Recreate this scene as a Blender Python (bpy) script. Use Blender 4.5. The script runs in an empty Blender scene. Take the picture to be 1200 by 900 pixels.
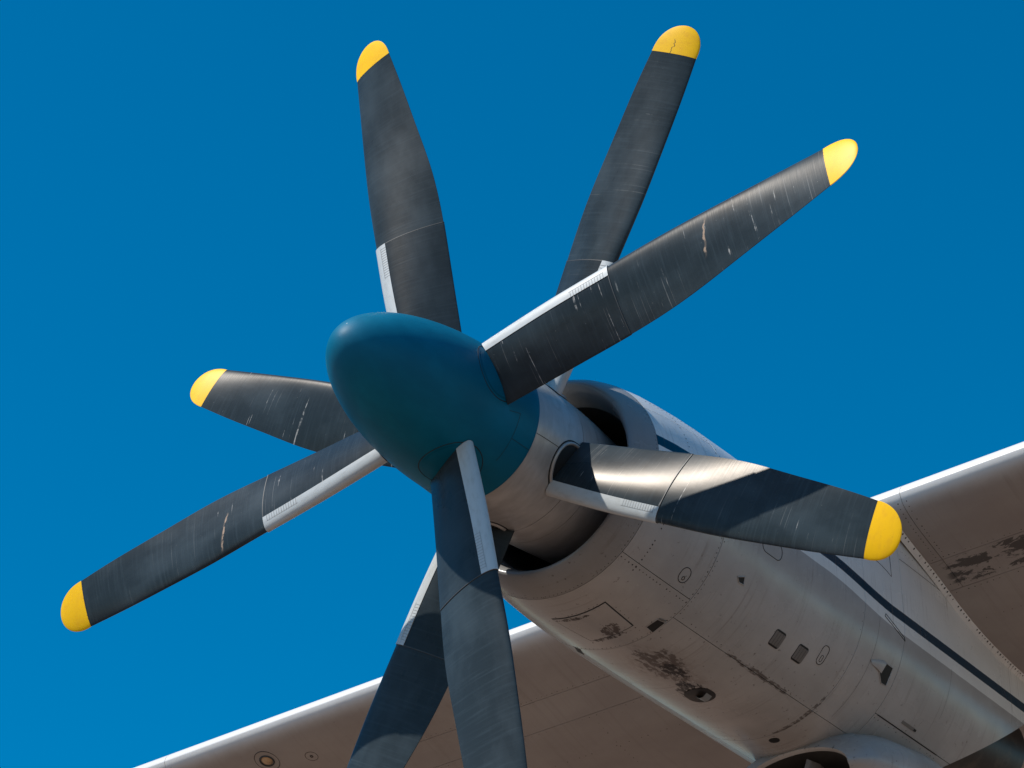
import bpy, math, random
import numpy as np
from mathutils import Vector, Matrix

random.seed(7)
SC = bpy.context.scene
COL = SC.collection
PI = math.pi
HZ = 10.14                      # height of the propeller axis above the ground

# ------------------------------------------------------------------ camera
cd = bpy.data.cameras.new('camera')
cam = bpy.data.objects.new('camera', cd)
COL.objects.link(cam)
cd.sensor_width = 36.0
cd.lens = 36.0 * 3150.0 / 1200.0
cd.clip_start = 0.1
cd.clip_end = 5000.0
RW = np.array([[0.8102, -0.3066, -0.4996], [0.5862, 0.4238, 0.6905], [0.0, -0.8523, 0.5230]])
m = Matrix(((RW[0, 0], -RW[0, 1], -RW[0, 2]), (RW[1, 0], -RW[1, 1], -RW[1, 2]), (RW[2, 0], -RW[2, 1], -RW[2, 2])))
q = m.to_quaternion()
cam.rotation_mode = 'QUATERNION'
cam.rotation_quaternion = q
cam.location = (8.667, -11.228, HZ - 8.537)
SC.camera = cam

# ------------------------------------------------------------------ sky and sun
SUN_EL = math.radians(53.7)
SUN_AZ = math.radians(-32.5)    # from the nose direction (-Y) towards -X
SUN = Vector((math.cos(SUN_EL) * math.sin(SUN_AZ), -math.cos(SUN_EL) * math.cos(SUN_AZ), math.sin(SUN_EL)))
w = bpy.data.worlds.new('World')
SC.world = w
w.use_nodes = True
wn = w.node_tree
bg = wn.nodes['Background']
sky = wn.nodes.new('ShaderNodeTexSky')
sky.sky_type = 'NISHITA'
sky.sun_disc = False
sky.sun_elevation = SUN_EL
sky.sun_rotation = math.atan2(SUN.x, SUN.y)
sky.altitude = 300.0
sky.air_density = 1.0
sky.dust_density = 0.3
sky.ozone_density = 3.0
hs = wn.nodes.new('ShaderNodeHueSaturation')
hs.inputs['Hue'].default_value = 0.4885
hs.inputs['Saturation'].default_value = 1.5
wn.links.new(sky.outputs[0], hs.inputs['Color'])
wn.links.new(hs.outputs[0], bg.inputs['Color'])
bg.inputs['Strength'].default_value = 0.134

sl = bpy.data.lights.new('sun', 'SUN')
sl.energy = 5.0
sl.angle = math.radians(0.53)
sl.color = (1.0, 0.95, 0.87)
so = bpy.data.objects.new('sun', sl)
COL.objects.link(so)
so.rotation_mode = 'QUATERNION'
so.rotation_quaternion = SUN.to_track_quat('Z', 'Y')
so.location = (-10, -12, 40)

vs = SC.view_settings
vs.view_transform = 'Standard'
vs.look = 'None'
vs.exposure = 0.0
vs.gamma = 1.0
vs.use_curve_mapping = False


# ------------------------------------------------------------------ helpers
def link(name, me, mat=None, parent=None, smooth=True):
    o = bpy.data.objects.new(name, me)
    COL.objects.link(o)
    if mat is not None:
        me.materials.append(mat)
    if parent is not None:
        o.parent = parent
    if smooth:
        me.shade_smooth()
    return o


class MB:
    """collects vertices and faces of one mesh"""
    def __init__(s):
        s.v = []
        s.f = []

    def grid(s, rows, closed=False):
        b = len(s.v)
        n = len(rows[0])
        for r in rows:
            s.v += [tuple(p) for p in r]
        for i in range(len(rows) - 1):
            for j in range(n if closed else n - 1):
                k = (j + 1) % n
                s.f.append((b + i * n + j, b + i * n + k, b + (i + 1) * n + k, b + (i + 1) * n + j))
        return b

    def poly(s, pts, flip=False):
        b = len(s.v)
        s.v += [tuple(p) for p in pts]
        f = tuple(range(b, b + len(pts)))
        s.f.append(f[::-1] if flip else f)

    def tube(s, pts, rad, n=8, closed=True):
        P = [Vector(p) for p in pts]
        rows = []
        N = len(P)
        for i, p in enumerate(P):
            a = P[(i + 1) % N] if (closed or i < N - 1) else p
            c = P[i - 1] if (closed or i > 0) else p
            t = (a - c).normalized()
            u = t.orthogonal().normalized() if i == 0 else (u - t * u.dot(t)).normalized()
            vv = t.cross(u)
            rows.append([p + rad * (math.cos(2 * PI * k / n) * u + math.sin(2 * PI * k / n) * vv) for k in range(n)])
        if closed:
            rows.append(rows[0])
        s.grid(rows, closed=True)

    def box(s, c, ux, uy, uz):
        """box given by centre and three half-vectors"""
        c, ux, uy, uz = Vector(c), Vector(ux), Vector(uy), Vector(uz)
        b = len(s.v)
        for i in (-1, 1):
            for j in (-1, 1):
                for k in (-1, 1):
                    s.v.append(tuple(c + ux * i + uy * j + uz * k))
        for f in ((0, 1, 3, 2), (4, 6, 7, 5), (0, 4, 5, 1), (2, 3, 7, 6), (0, 2, 6, 4), (1, 5, 7, 3)):
            s.f.append(tuple(b + i for i in f))

    def build(s, name, mat, parent=None, smooth=True, fix=True, sharp=None):
        me = bpy.data.meshes.new(name)
        me.from_pydata(s.v, [], s.f)
        me.update()
        if fix:
            import bmesh
            bm = bmesh.new()
            bm.from_mesh(me)
            bmesh.ops.remove_doubles(bm, verts=bm.verts, dist=1e-6)
            bmesh.ops.recalc_face_normals(bm, faces=bm.faces)
            bm.to_mesh(me)
            bm.free()
        o = link(name, me, mat, parent, smooth)
        if sharp is not None:
            me.set_sharp_from_angle(angle=math.radians(sharp))
        return o


def tag(o, label=None, cat=None, group=None, kind=None):
    for k, v in (('label', label), ('category', cat), ('group', group), ('kind', kind)):
        if v:
            o[k] = v
    return o


def empty(name, loc):
    o = bpy.data.objects.new(name, None)
    COL.objects.link(o)
    o.location = loc
    o.empty_display_size = 0.3
    return o


def lerp_knots(x, ks, vs_):
    """natural cubic spline through the knots"""
    n = len(ks)
    h = np.diff(ks)
    A = np.eye(n)
    b = np.zeros(n)
    y = np.asarray(vs_, float)
    for i in range(1, n - 1):
        A[i, i - 1] = h[i - 1]
        A[i, i] = 2 * (h[i - 1] + h[i])
        A[i, i + 1] = h[i]
        b[i] = 6 * ((y[i + 1] - y[i]) / h[i] - (y[i] - y[i - 1]) / h[i - 1])
    M = np.linalg.solve(A, b)
    j = int(np.clip(np.searchsorted(ks, x) - 1, 0, n - 2))
    t = x - ks[j]
    hh = h[j]
    return float(y[j] + t * ((y[j + 1] - y[j]) / hh - hh * (2 * M[j] + M[j + 1]) / 6) + t * t * M[j] / 2 + t ** 3 * (M[j + 1] - M[j]) / (6 * hh))


def sstep(a, b, x):
    t = min(max((x - a) / (b - a), 0.0), 1.0)
    return t * t * (3 - 2 * t)


# ------------------------------------------------------------------ materials
class NT:
    def __init__(s, name):
        s.mat = bpy.data.materials.new(name)
        s.mat.use_nodes = True
        s.t = s.mat.node_tree
        s.b = s.t.nodes['Principled BSDF']
        s.co = s.t.nodes.new('ShaderNodeTexCoord')

    def new(s, typ, **kw):
        n = s.t.nodes.new(typ)
        for k, v in kw.items():
            setattr(n, k, v)
        return n

    def set(s, inp, v):
        if isinstance(v, bpy.types.NodeSocket):
            s.t.links.new(v, inp)
        else:
            inp.default_value = v

    def math(s, op, a, b=0.0, c=0.0, clamp=False):
        n = s.new('ShaderNodeMath', operation=op, use_clamp=clamp)
        for i, v in enumerate((a, b, c)):
            s.set(n.inputs[i], v)
        return n.outputs[0]

    def ramp(s, x, a, b, lo=0.0, hi=1.0, typ='SMOOTHSTEP'):
        n = s.new('ShaderNodeMapRange', interpolation_type=typ)
        s.set(n.inputs['Value'], x)
        for k, v in (('From Min', a), ('From Max', b), ('To Min', lo), ('To Max', hi)):
            s.set(n.inputs[k], v)
        return n.outputs[0]

    def mix(s, f, a, b, blend='MIX'):
        n = s.new('ShaderNodeMix', data_type='RGBA', blend_type=blend)
        s.set(n.inputs[0], f)
        for i, v in ((6, a), (7, b)):
            s.set(n.inputs[i], v if isinstance(v, bpy.types.NodeSocket) else tuple(v) + (1.0,) if not isinstance(v, bpy.types.NodeSocket) and len(v) == 3 else v)
        return n.outputs[2]

    def map(s, scale=(1, 1, 1), loc=(0, 0, 0), vec=None):
        n = s.new('ShaderNodeMapping')
        s.set(n.inputs[0], vec if vec is not None else s.co.outputs['Object'])
        s.set(n.inputs['Location'], loc)
        n.inputs['Scale'].default_value = scale
        return n.outputs[0]

    def noise(s, vec, scale=1.0, detail=3.0, rough=0.5, dist=0.0):
        n = s.new('ShaderNodeTexNoise')
        s.set(n.inputs['Vector'], vec)
        n.inputs['Scale'].default_value = scale
        n.inputs['Detail'].default_value = detail
        n.inputs['Roughness'].default_value = rough
        n.inputs['Distortion'].default_value = dist
        return n.outputs['Fac']

    def xyz(s, vec=None):
        n = s.new('ShaderNodeSeparateXYZ')
        s.set(n.inputs[0], vec if vec is not None else s.co.outputs['Object'])
        return n.outputs

    def attr(s, name):
        n = s.new('ShaderNodeAttribute', attribute_type='OBJECT', attribute_name=name)
        return n.outputs['Fac']

    def bump(s, h, dist=0.002, strength=0.5):
        n = s.new('ShaderNodeBump')
        n.inputs['Distance'].default_value = dist
        n.inputs['Strength'].default_value = strength
        s.set(n.inputs['Height'], h)
        s.t.links.new(n.outputs[0], s.b.inputs['Normal'])

    def out(s, col, rough=0.5, metal=0.0, spec=None, coat=0.0):
        s.set(s.b.inputs['Base Color'], tuple(col) + (1.0,) if not isinstance(col, bpy.types.NodeSocket) else col)
        s.set(s.b.inputs['Roughness'], rough)
        s.set(s.b.inputs['Metallic'], metal)
        if spec is not None:
            s.set(s.b.inputs['Specular IOR Level'], spec)
        if coat:
            s.b.inputs['Coat Weight'].default_value = coat
            s.b.inputs['Coat Roughness'].default_value = 0.25
        return s.mat


def plain(name, col, rough=0.5, metal=0.0):
    n = NT(name)
    f = n.noise(n.map(), 9.0, 4.0)
    c = n.mix(f, tuple(x * 0.8 for x in col), tuple(min(1, x * 1.15) for x in col))
    return n.out(c, rough, metal)


def blade_paint(name, base, worn):
    n = NT(name)
    ob = n.co.outputs['Object']
    sc = n.attr('scratch')
    seed = n.attr('seed')
    X, Y, Z = n.xyz()
    off = n.new('ShaderNodeCombineXYZ')
    n.set(off.inputs[0], n.math('MULTIPLY', seed, 7.3))
    n.set(off.inputs[1], n.math('MULTIPLY', seed, 3.1))
    n.set(off.inputs[2], n.math('MULTIPLY', seed, 5.7))
    # fine chordwise brush marks, large patches of chalking, white scratches
    fine = n.noise(n.map((3, 3, 70), off.outputs[0]), 1.0, 3.0, 0.6)
    patch = n.noise(n.map((4, 4, 2.2), off.outputs[0]), 1.0, 4.0, 0.55)
    c = n.mix(n.ramp(patch, 0.35, 0.75), base, tuple(x * 1.7 for x in base))
    c = n.mix(n.math('MULTIPLY', n.ramp(fine, 0.45, 0.8), 0.35), c, tuple(x * 2.4 for x in base))
    ln = n.noise(n.map((2.6, 1.5, 48), off.outputs[0]), 1.0, 2.5, 0.5, 0.25)
    gate = n.noise(n.map((9, 3, 5.0), off.outputs[0]), 1.0, 3.0, 0.6)
    thr = n.math('SUBTRACT', 0.82, n.math('MULTIPLY', sc, 0.165))
    lines = n.ramp(ln, thr, n.math('ADD', thr, 0.035))
    lines = n.math('MULTIPLY', lines, n.ramp(gate, 0.36, 0.46))
    lines = n.math('MULTIPLY', lines, n.math('GREATER_THAN', sc, 0.05))
    # one long scar where the blade carries one
    wob = n.noise(n.map((22, 5, 22), off.outputs[0]), 1.0, 3.0)
    zz = n.math('ADD', n.math('SUBTRACT', Z, n.attr('scar_r')), n.math('MULTIPLY', n.math('SUBTRACT', wob, 0.5), 0.035))
    scar = n.ramp(n.math('ABSOLUTE', n.math('ADD', zz, n.math('MULTIPLY', X, 0.22))), 0.003, 0.010, 1.0, 0.0)
    scar = n.math('MULTIPLY', scar, n.ramp(n.math('ABSOLUTE', n.math('SUBTRACT', X, n.attr('scar_c'))), 0.09, 0.15, 1.0, 0.0))
    scar = n.math('MULTIPLY', scar, n.ramp(wob, 0.38, 0.5, 0.25, 1.0))
    hair = n.noise(n.map((1.1, 1.0, 120), off.outputs[0]), 1.0, 2.0, 0.5, 0.15)
    hair = n.math('MULTIPLY', n.ramp(hair, 0.66, 0.72), n.math('MULTIPLY', n.ramp(patch, 0.45, 0.6), n.math('MULTIPLY', sc, 0.30)))
    var = n.noise(n.map((30, 9, 14), off.outputs[0]), 1.0, 3.0, 0.6)
    lines = n.math('MULTIPLY', lines, n.ramp(var, 0.36, 0.62, 0.05, 1.0))
    c = n.mix(hair, c, worn)
    c = n.mix(n.math('MULTIPLY', lines, 0.85), c, worn)
    c = n.mix(scar, c, (0.42, 0.30, 0.22))
    speck = n.new('ShaderNodeTexVoronoi')
    n.set(speck.inputs['Vector'], n.map((9, 9, 7), off.outputs[0]))
    speck.inputs['Scale'].default_value = 2.0
    spk = n.math('MULTIPLY', n.ramp(speck.outputs['Distance'], 0.02, 0.04, 1.0, 0.0), n.math('MULTIPLY', sc, 0.5))
    c = n.mix(spk, c, worn)
    rg = n.math('ADD', n.math('MULTIPLY', patch, 0.14), 0.21)
    n.bump(n.math('ADD', n.math('MULTIPLY', fine, 0.5), n.math('MULTIPLY', patch, 1.5)), 0.002, 0.25)
    n.b.inputs['Specular Tint'].default_value = (1.0, 0.84, 0.70, 1.0)
    return n.out(c, rg, 0.0, 0.10)


M = {}
M['blade'] = blade_paint('blade_slate_paint', (0.0255, 0.0350, 0.0415), (0.44, 0.43, 0.41))
M['cuff'] = blade_paint('blade_cuff_rubber', (0.0215, 0.0290, 0.0345), (0.46, 0.44, 0.42))

n = NT('tip_yellow_paint')
f = n.noise(n.map((5, 5, 9)), 3.0, 4.0)
c = n.mix(n.ramp(f, 0.45, 0.8), (1.0, 0.55, 0.003), (0.92, 0.48, 0.01))
X, Y, Z = n.xyz()
wb = n.noise(n.map((3, 3, 14)), 1.5, 4.0, 0.6)
crk = n.ramp(n.math('ABSOLUTE', n.math('ADD', n.math('ADD', X, 0.012), n.math('MULTIPLY', n.math('SUBTRACT', wb, 0.5), 0.09))), 0.0015, 0.0045, 1.0, 0.0)
crk = n.math('MULTIPLY', n.math('MULTIPLY', crk, n.attr('scar_tip')), n.ramp(Z, 2.97, 3.0, 1.0, 0.0))
chp = n.noise(n.map((1, 1, 1)), 55.0, 5.0, 0.7)
chp = n.ramp(n.math('SUBTRACT', chp, n.math('MULTIPLY', n.math('SUBTRACT', Z, 2.885), 9.0)), 0.58, 0.60)
c = n.mix(chp, c, (0.045, 0.045, 0.045))
dirt = n.noise(n.map((14, 14, 9)), 3.0, 6.0, 0.7)
c = n.mix(n.math('MULTIPLY', n.ramp(dirt, 0.58, 0.72), 0.35), c, (0.55, 0.30, 0.03))
c = n.mix(crk, c, (0.12, 0.08, 0.02))
M['yellow'] = n.out(c, 0.45, 0.0, 0.15)

n = NT('strip_light_grey')
f = n.noise(n.map((10, 10, 4)), 3.0, 5.0, 0.6)
c = n.mix(n.ramp(f, 0.45, 0.75), (0.50, 0.52, 0.52), (0.43, 0.44, 0.43))
M['strip'] = n.out(c, 0.42)

n = NT('spinner_teal_paint')
f = n.noise(n.map((2.2, 1.2, 2.2)), 2.0, 5.0, 0.55)
c = n.mix(n.ramp(f, 0.35, 0.75), (0.0004, 0.116, 0.205), (0.001, 0.152, 0.260))
vo = n.new('ShaderNodeTexVoronoi')
n.set(vo.inputs['Vector'], n.map((1, 1, 1), (0.37, 0.2, 0.1)))
vo.inputs['Scale'].default_value = 6.0
chip = n.ramp(vo.outputs['Distance'], 0.022, 0.04, 1.0, 0.0)
chip = n.math('MULTIPLY', chip, n.ramp(n.noise(n.map(), 2.3, 2.0), 0.46, 0.50))
c = n.mix(chip, c, (0.35, 0.42, 0.45))
st = n.noise(n.map((12, 1.5, 12)), 2.0, 4.0)
c = n.mix(n.math('MULTIPLY', n.ramp(st, 0.55, 0.8), 0.25), c, (0.004, 0.16, 0.24))
n.bump(n.noise(n.map(), 7.0, 3.0), 0.006, 0.22)
M['teal'] = n.out(c, n.math('ADD', n.math('MULTIPLY', f, 0.2), 0.40), 0.0, 0.12)

n = NT('hub_grey_metal_paint')
f = n.noise(n.map((3, 8, 3)), 2.0, 5.0, 0.6)
c = n.mix(n.ramp(f, 0.3, 0.75), (0.36, 0.35, 0.34), (0.46, 0.45, 0.44))
g = n.noise(n.map((2, 2, 2), (4, 1, 2)), 4.0, 6.0, 0.65)
c = n.mix(n.math('MULTIPLY', n.ramp(g, 0.56, 0.78), 0.4), c, (0.16, 0.13, 0.11))
n.bump(n.noise(n.map(), 6.0, 2.0), 0.004, 0.15)
M['hub'] = n.out(c, n.math('ADD', n.math('MULTIPLY', g, 0.25), 0.22), 0.25, 0.5)

M['dark'] = plain('dark_gap', (0.008, 0.008, 0.008), 0.7)
M['duct'] = plain('intake_duct_dark', (0.03, 0.028, 0.026), 0.5)
M['shank'] = plain('dark_steel', (0.035, 0.035, 0.037), 0.4, 0.4)
M['rivet'] = plain('rivet_dark', (0.035, 0.028, 0.024), 0.6)
M['stitch'] = plain('stitch_grey', (0.27, 0.27, 0.265), 0.6)
M['joint'] = plain('joint_dark_grey', (0.040, 0.040, 0.040), 0.5)
M['lens'] = plain('bronze_lens', (0.55, 0.36, 0.20), 0.25, 0.3)
M['slat'] = plain('louver_slat_grey', (0.16, 0.15, 0.14), 0.5)
M['pale'] = plain('pale_drain', (0.22, 0.24, 0.25), 0.5)


def nacelle_paint(name, lip=False):
    n = NT(name)
    X, Y, Z = n.xyz()
    zl = n.ramp(Y, 3.25, 4.2, 0.115, 0.035)
    dz = n.math('SUBTRACT', Z, zl)
    edge = n.math('MULTIPLY', n.math('SUBTRACT', n.noise(n.map((3, 3, 3)), 6.0, 3.0), 0.5), 0.004)
    dz = n.math('ADD', dz, edge)
    side = n.math('GREATER_THAN', X, 0.0)
    stripe = n.ramp(n.math('ABSOLUTE', dz), 0.037, 0.041, 1.0, 0.0)
    white = n.ramp(dz, -0.137, -0.132)
    grey_n = n.noise(n.map((1.2, 1.0, 1.2)), 2.0, 5.0, 0.6)
    grey = n.mix(n.ramp(grey_n, 0.3, 0.75), (0.36, 0.35, 0.34), (0.44, 0.43, 0.42))
    wht = n.mix(n.ramp(grey_n, 0.3, 0.75), (0.72, 0.72, 0.70), (0.80, 0.80, 0.78))
    c = n.mix(white, grey, wht)
    c = n.mix(stripe, c, (0.0005, 0.036, 0.070))
    if lip:
        c = n.mix(0.42, grey, (0.10, 0.10, 0.10))
    # thin run-off streaks round the belly
    stv = n.noise(n.map((1.3, 42, 1.3)), 1.0, 3.0, 0.6)
    gate = n.noise(n.map((2, 1.1, 2), (3, 5, 1)), 1.6, 4.0)
    stk = n.math('MULTIPLY', n.ramp(stv, 0.52, 0.74), n.ramp(gate, 0.40, 0.62))
    c = n.mix(n.math('MULTIPLY', stk, 0.42), c, (0.15, 0.12, 0.10))
    # fine grime specks
    sp = n.noise(n.map((1, 1, 1), (2, 7, 4)), 26.0, 4.0, 0.7)
    low = n.ramp(Z, -0.75, -0.2, 1.0, 0.25)
    c = n.mix(n.math('MULTIPLY', n.math('MULTIPLY', n.ramp(sp, 0.63, 0.71), low), 0.75), c, (0.07, 0.05, 0.04))

    def blot(cx, cy, cz, rx, ry, rz, lo, hi, scl, col, amt, prev, sm=(1, 1, 1)):
        v = n.new('ShaderNodeVectorMath', operation='SUBTRACT')
        n.set(v.inputs[0], n.co.outputs['Object'])
        v.inputs[1].default_value = (cx, cy, cz)
        d = n.new('ShaderNodeVectorMath', operation='DIVIDE')
        n.set(d.inputs[0], v.outputs[0])
        d.inputs[1].default_value = (rx, ry, rz)
        L = n.new('ShaderNodeVectorMath', operation='LENGTH')
        n.set(L.inputs[0], d.outputs[0])
        r = n.ramp(L.outputs['Value'], 0.15, 1.0, 0.42, -0.2)
        nn = n.noise(n.map(sm), scl, 10.0, 0.70, 0.5)
        mk = n.ramp(n.math('ADD', nn, r), lo, hi)
        mk = n.math('MULTIPLY', mk, n.ramp(brk, 0.40, 0.52, 0.12, 1.0))
        return n.mix(n.math('MULTIPLY', mk, amt), prev, col)
    brk = n.noise(n.map((1, 0.35, 1), (5, 2, 8)), 42.0, 6.0, 0.65)
    # oil soot around the drain opening and along the belly ahead of it
    c = blot(0.02, 2.45, -0.85, 0.42, 0.95, 0.3, 0.62, 1.05, 5.0, (0.18, 0.14, 0.11), 0.5, c, (1, 0.4, 1))
    c = blot(0.05, 2.40, -0.85, 0.30, 0.62, 0.3, 0.745, 0.80, 9.0, (0.075, 0.054, 0.042), 0.75, c, (1, 0.45, 1))
    c = blot(0.0, 2.82, -0.85, 0.22, 0.36, 0.3, 0.74, 0.78, 10.0, (0.017, 0.012, 0.010), 0.95, c, (1, 0.5, 1))
    c = blot(0.06, 2.50, -0.85, 0.14, 0.36, 0.3, 0.80, 0.83, 14.0, (0.030, 0.022, 0.017), 0.9, c, (1, 0.4, 1))
    c = blot(0.04, 1.78, -0.83, 0.17, 0.17, 0.25, 0.78, 0.82, 15.0, (0.060, 0.040, 0.030), 0.85, c, (1, 1, 1))
    c = blot(-0.03, 1.86, -0.83, 0.28, 0.05, 0.25, 0.70, 0.75, 16.0, (0.040, 0.028, 0.021), 0.9, c, (1, 1, 1))
    c = blot(-0.10, 1.55, -0.83, 0.28, 0.04, 0.25, 0.72, 0.77, 16.0, (0.040, 0.028, 0.021), 0.9, c, (1, 1, 1))
    c = blot(0.39, 3.00, -0.76, 0.045, 1.0, 0.08, 0.76, 0.84, 15.0, (0.08, 0.06, 0.048), 0.8, c, (1, 0.5, 1))
    c = blot(0.30, 3.74, -0.80, 0.70, 0.05, 0.5, 0.74, 0.84, 15.0, (0.07, 0.052, 0.042), 0.7, c, (1, 0.6, 1))
    rg = n.math('ADD', n.math('MULTIPLY', gate, 0.22), 0.15)
    n.bump(n.math('ADD', n.noise(n.map((1, 1, 1)), 3.5, 2.0), n.math('MULTIPLY', stv, 0.05)), 0.016, 0.24)
    return n.out(c, rg, 0.03, 0.30)


M['nacelle'] = nacelle_paint('nacelle_paint')
M['lip'] = nacelle_paint('cowl_lip_metal', lip=True)

n = NT('wing_paint')
X, Y, Z = n.xyz()
f = n.noise(n.map((0.6, 1.0, 1.0)), 2.0, 5.0, 0.6)
c = n.mix(n.ramp(f, 0.3, 0.75), (0.30, 0.265, 0.245), (0.36, 0.325, 0.30))
st = n.noise(n.map((30, 0.8, 1.0)), 1.0, 3.0, 0.6)
c = n.mix(n.math('MULTIPLY', n.ramp(st, 0.5, 0.8), 0.22), c, (0.17, 0.14, 0.12))
sp = n.noise(n.map(), 30.0, 4.0, 0.7)
c = n.mix(n.math('MULTIPLY', n.ramp(sp, 0.68, 0.76), 0.6), c, (0.12, 0.09, 0.08))
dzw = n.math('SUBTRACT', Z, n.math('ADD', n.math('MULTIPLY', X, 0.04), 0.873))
chp = n.math('MULTIPLY', n.math('SUBTRACT', n.noise(n.map((1, 1, 1)), 7.0, 5.0, 0.7), 0.5), 0.03)  # noise that roughens the edge of the painted-in light
c = n.mix(n.ramp(n.math('ADD', dzw, chp), -0.135, -0.035), c, (0.64, 0.62, 0.60))  # sunlight on the nose painted in, fading to grey underneath
# bare patch of flaked paint beside the nacelle
box = n.math('MULTIPLY', n.ramp(n.math('ABSOLUTE', n.math('SUBTRACT', X, 1.45)), 0.25, 0.62, 1.0, 0.0), n.ramp(n.math('ABSOLUTE', n.math('SUBTRACT', Y, 4.84)), 0.09, 0.15, 1.0, 0.0))
fl = n.noise(n.map((3.2, 9.0, 1), (1.2, 0.3, 0)), 1.5, 10.0, 0.72, 0.4)
flk = n.math('MULTIPLY', n.ramp(fl, 0.50, 0.515), n.ramp(box, 0.2, 0.5))
c = n.mix(n.math('MULTIPLY', flk, 0.9), c, (0.055, 0.048, 0.045))
n.bump(n.math('ADD', n.noise(n.map((1.4, 1, 1)), 3.0, 3.0), n.math('MULTIPLY', n.noise(n.map(), 24.0, 3.0), 0.06)), 0.020, 0.22)
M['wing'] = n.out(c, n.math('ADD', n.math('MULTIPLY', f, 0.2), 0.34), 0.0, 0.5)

n = NT('soot_black_metal')
f = n.noise(n.map((2, 2, 2)), 3.0, 6.0, 0.65)
c = n.mix(n.ramp(f, 0.45, 0.75), (0.012, 0.010, 0.009), (0.07, 0.055, 0.045))
M['soot'] = n.out(c, n.math('ADD', n.math('MULTIPLY', f, 0.4), 0.2), 0.5)

n = NT('ground_dry_earth')
f = n.noise(n.map((1, 1, 1)), 0.08, 8.0, 0.6)
g = n.noise(n.map((1, 1, 1)), 1.6, 6.0, 0.7)
c = n.mix(n.ramp(f, 0.35, 0.65), (0.175, 0.110, 0.076), (0.215, 0.142, 0.100))
c = n.mix(n.math('MULTIPLY', n.ramp(g, 0.4, 0.7), 0.4), c, (0.11, 0.085, 0.06))
M['ground'] = n.out(c, 0.9)

# ------------------------------------------------------------------ ground
mb = MB()
rad = [0, 8, 20, 45, 100, 250, 700, 2000]
rows = [[(r * math.cos(2 * PI * k / 48), r * math.sin(2 * PI * k / 48), 0.0) for k in range(48)] for r in rad[1:]]
mb.poly(rows[0])
mb.grid(rows, closed=True)
tag(mb.build('ground', M['ground'], smooth=False), kind='structure')

# ------------------------------------------------------------------ propeller blades
K = [0.55, 1.0, 1.4, 1.8, 2.2, 2.6, 2.95]
CH = [0.4327, 0.4687, 0.4885, 0.4894, 0.4399, 0.3846, 0.3237]
BE = [17.54, 13.67, 10.09, 5.22, -0.09, -6.90, -12.66]
MO = [0.0012, -0.0029, -0.0151, -0.0186, -0.0118, -0.0061, 0.0018]
TK = [0.3, 0.6, 1.0, 1.4, 1.8, 2.2, 2.6, 3.1]
TT = [0.25, 0.235, 0.195, 0.15, 0.115, 0.09, 0.072, 0.055]


def blade_frame(r, sg, db):
    rc = min(r, 2.97)
    be = math.radians(lerp_knots(rc, K, BE) + db)
    x0 = (r - 0.5) / 2.5
    cone = 0.0705 * x0 + 0.0283 * x0 * x0
    ch = Vector((math.cos(be) * sg, -math.sin(be), 0))
    nr = Vector((-sg * math.sin(be), -math.cos(be), 0))
    return Vector((0, -cone, r)), ch, nr, lerp_knots(rc, K, CH), lerp_knots(rc, K, MO)


NA = 26


def airfoil(t):
    """list of (x, y, nx, ny) round the section from trailing edge over the front face to the nose and back; x=0 nose, 1 tail"""
    P = []
    cam_ = 0.022
    def th(x):
        return 5 * t * (0.2969 * math.sqrt(x) - 0.126 * x - 0.3516 * x * x + 0.2843 * x ** 3 - 0.1015 * x ** 4)
    def cl(x):
        return cam_ * 4 * x * (1 - x)
    xs = [0.5 * (1 + math.cos(PI * i / NA)) for i in range(NA + 1)]
    for x in xs:
        P.append((x, cl(x) + th(x) + 0.004))
    for x in xs[::-1][1:]:
        P.append((x, cl(x) - th(x) - 0.004))
    return P


def section(r, sg, db, grow=0.0, half=None, centre=None, tmul=1.0):
    c0, ch, nr, c, mo = blade_frame(r, sg, db)
    t = lerp_knots(r, TK, TT) * tmul
    if half is not None:
        mo = centre
        t = t * (0.55 + 0.45 * half / 0.165)
        c = 2 * half
    P = airfoil(t)
    out = []
    for x, y in P:
        a = mo + c * (0.5 - x)
        yy = y * c
        p = c0 + ch * a + nr * yy
        out.append(p)
    if grow:
        N = len(out)
        g = []
        for i in range(N):
            tg = (out[(i + 1) % N] - out[i - 1])
            tg.normalize()
            nn = tg.cross(Vector((0, 0, 1)))
            cen = c0 + ch * mo
            if nn.dot(out[i] - cen) < 0:
                nn = -nn
            g.append(out[i] + nn * grow)
        out = g
    return out


def frange(a, b, n):
    return [a + (b - a) * i / (n - 1) for i in range(n)]


RS = 1.375     # joint between cuff and outer blade
RY = 2.885     # start of the yellow tip


def root_rows(sg, db, hubf, s_hub, clear, grow, n=26):
    """sections of the cuff whose inner end follows the round hub"""
    base = section(0.46, sg, db, grow)
    r0 = []
    for p in base:
        R = hubf(s_hub + p.y) + clear
        r0.append(math.sqrt(max(R * R - p.x * p.x, 0.01)))
    rows = []
    for i in range(n):
        f_ = i / (n - 1.0)
        full = section(0.46 + (RS - 0.46) * f_, sg, db, grow)
        row = []
        for j, p in enumerate(full):
            zz = r0[j] + (RS - r0[j]) * f_
            row.append(Vector((p.x, p.y, zz)))
        rows.append(row)
    return rows


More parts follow.
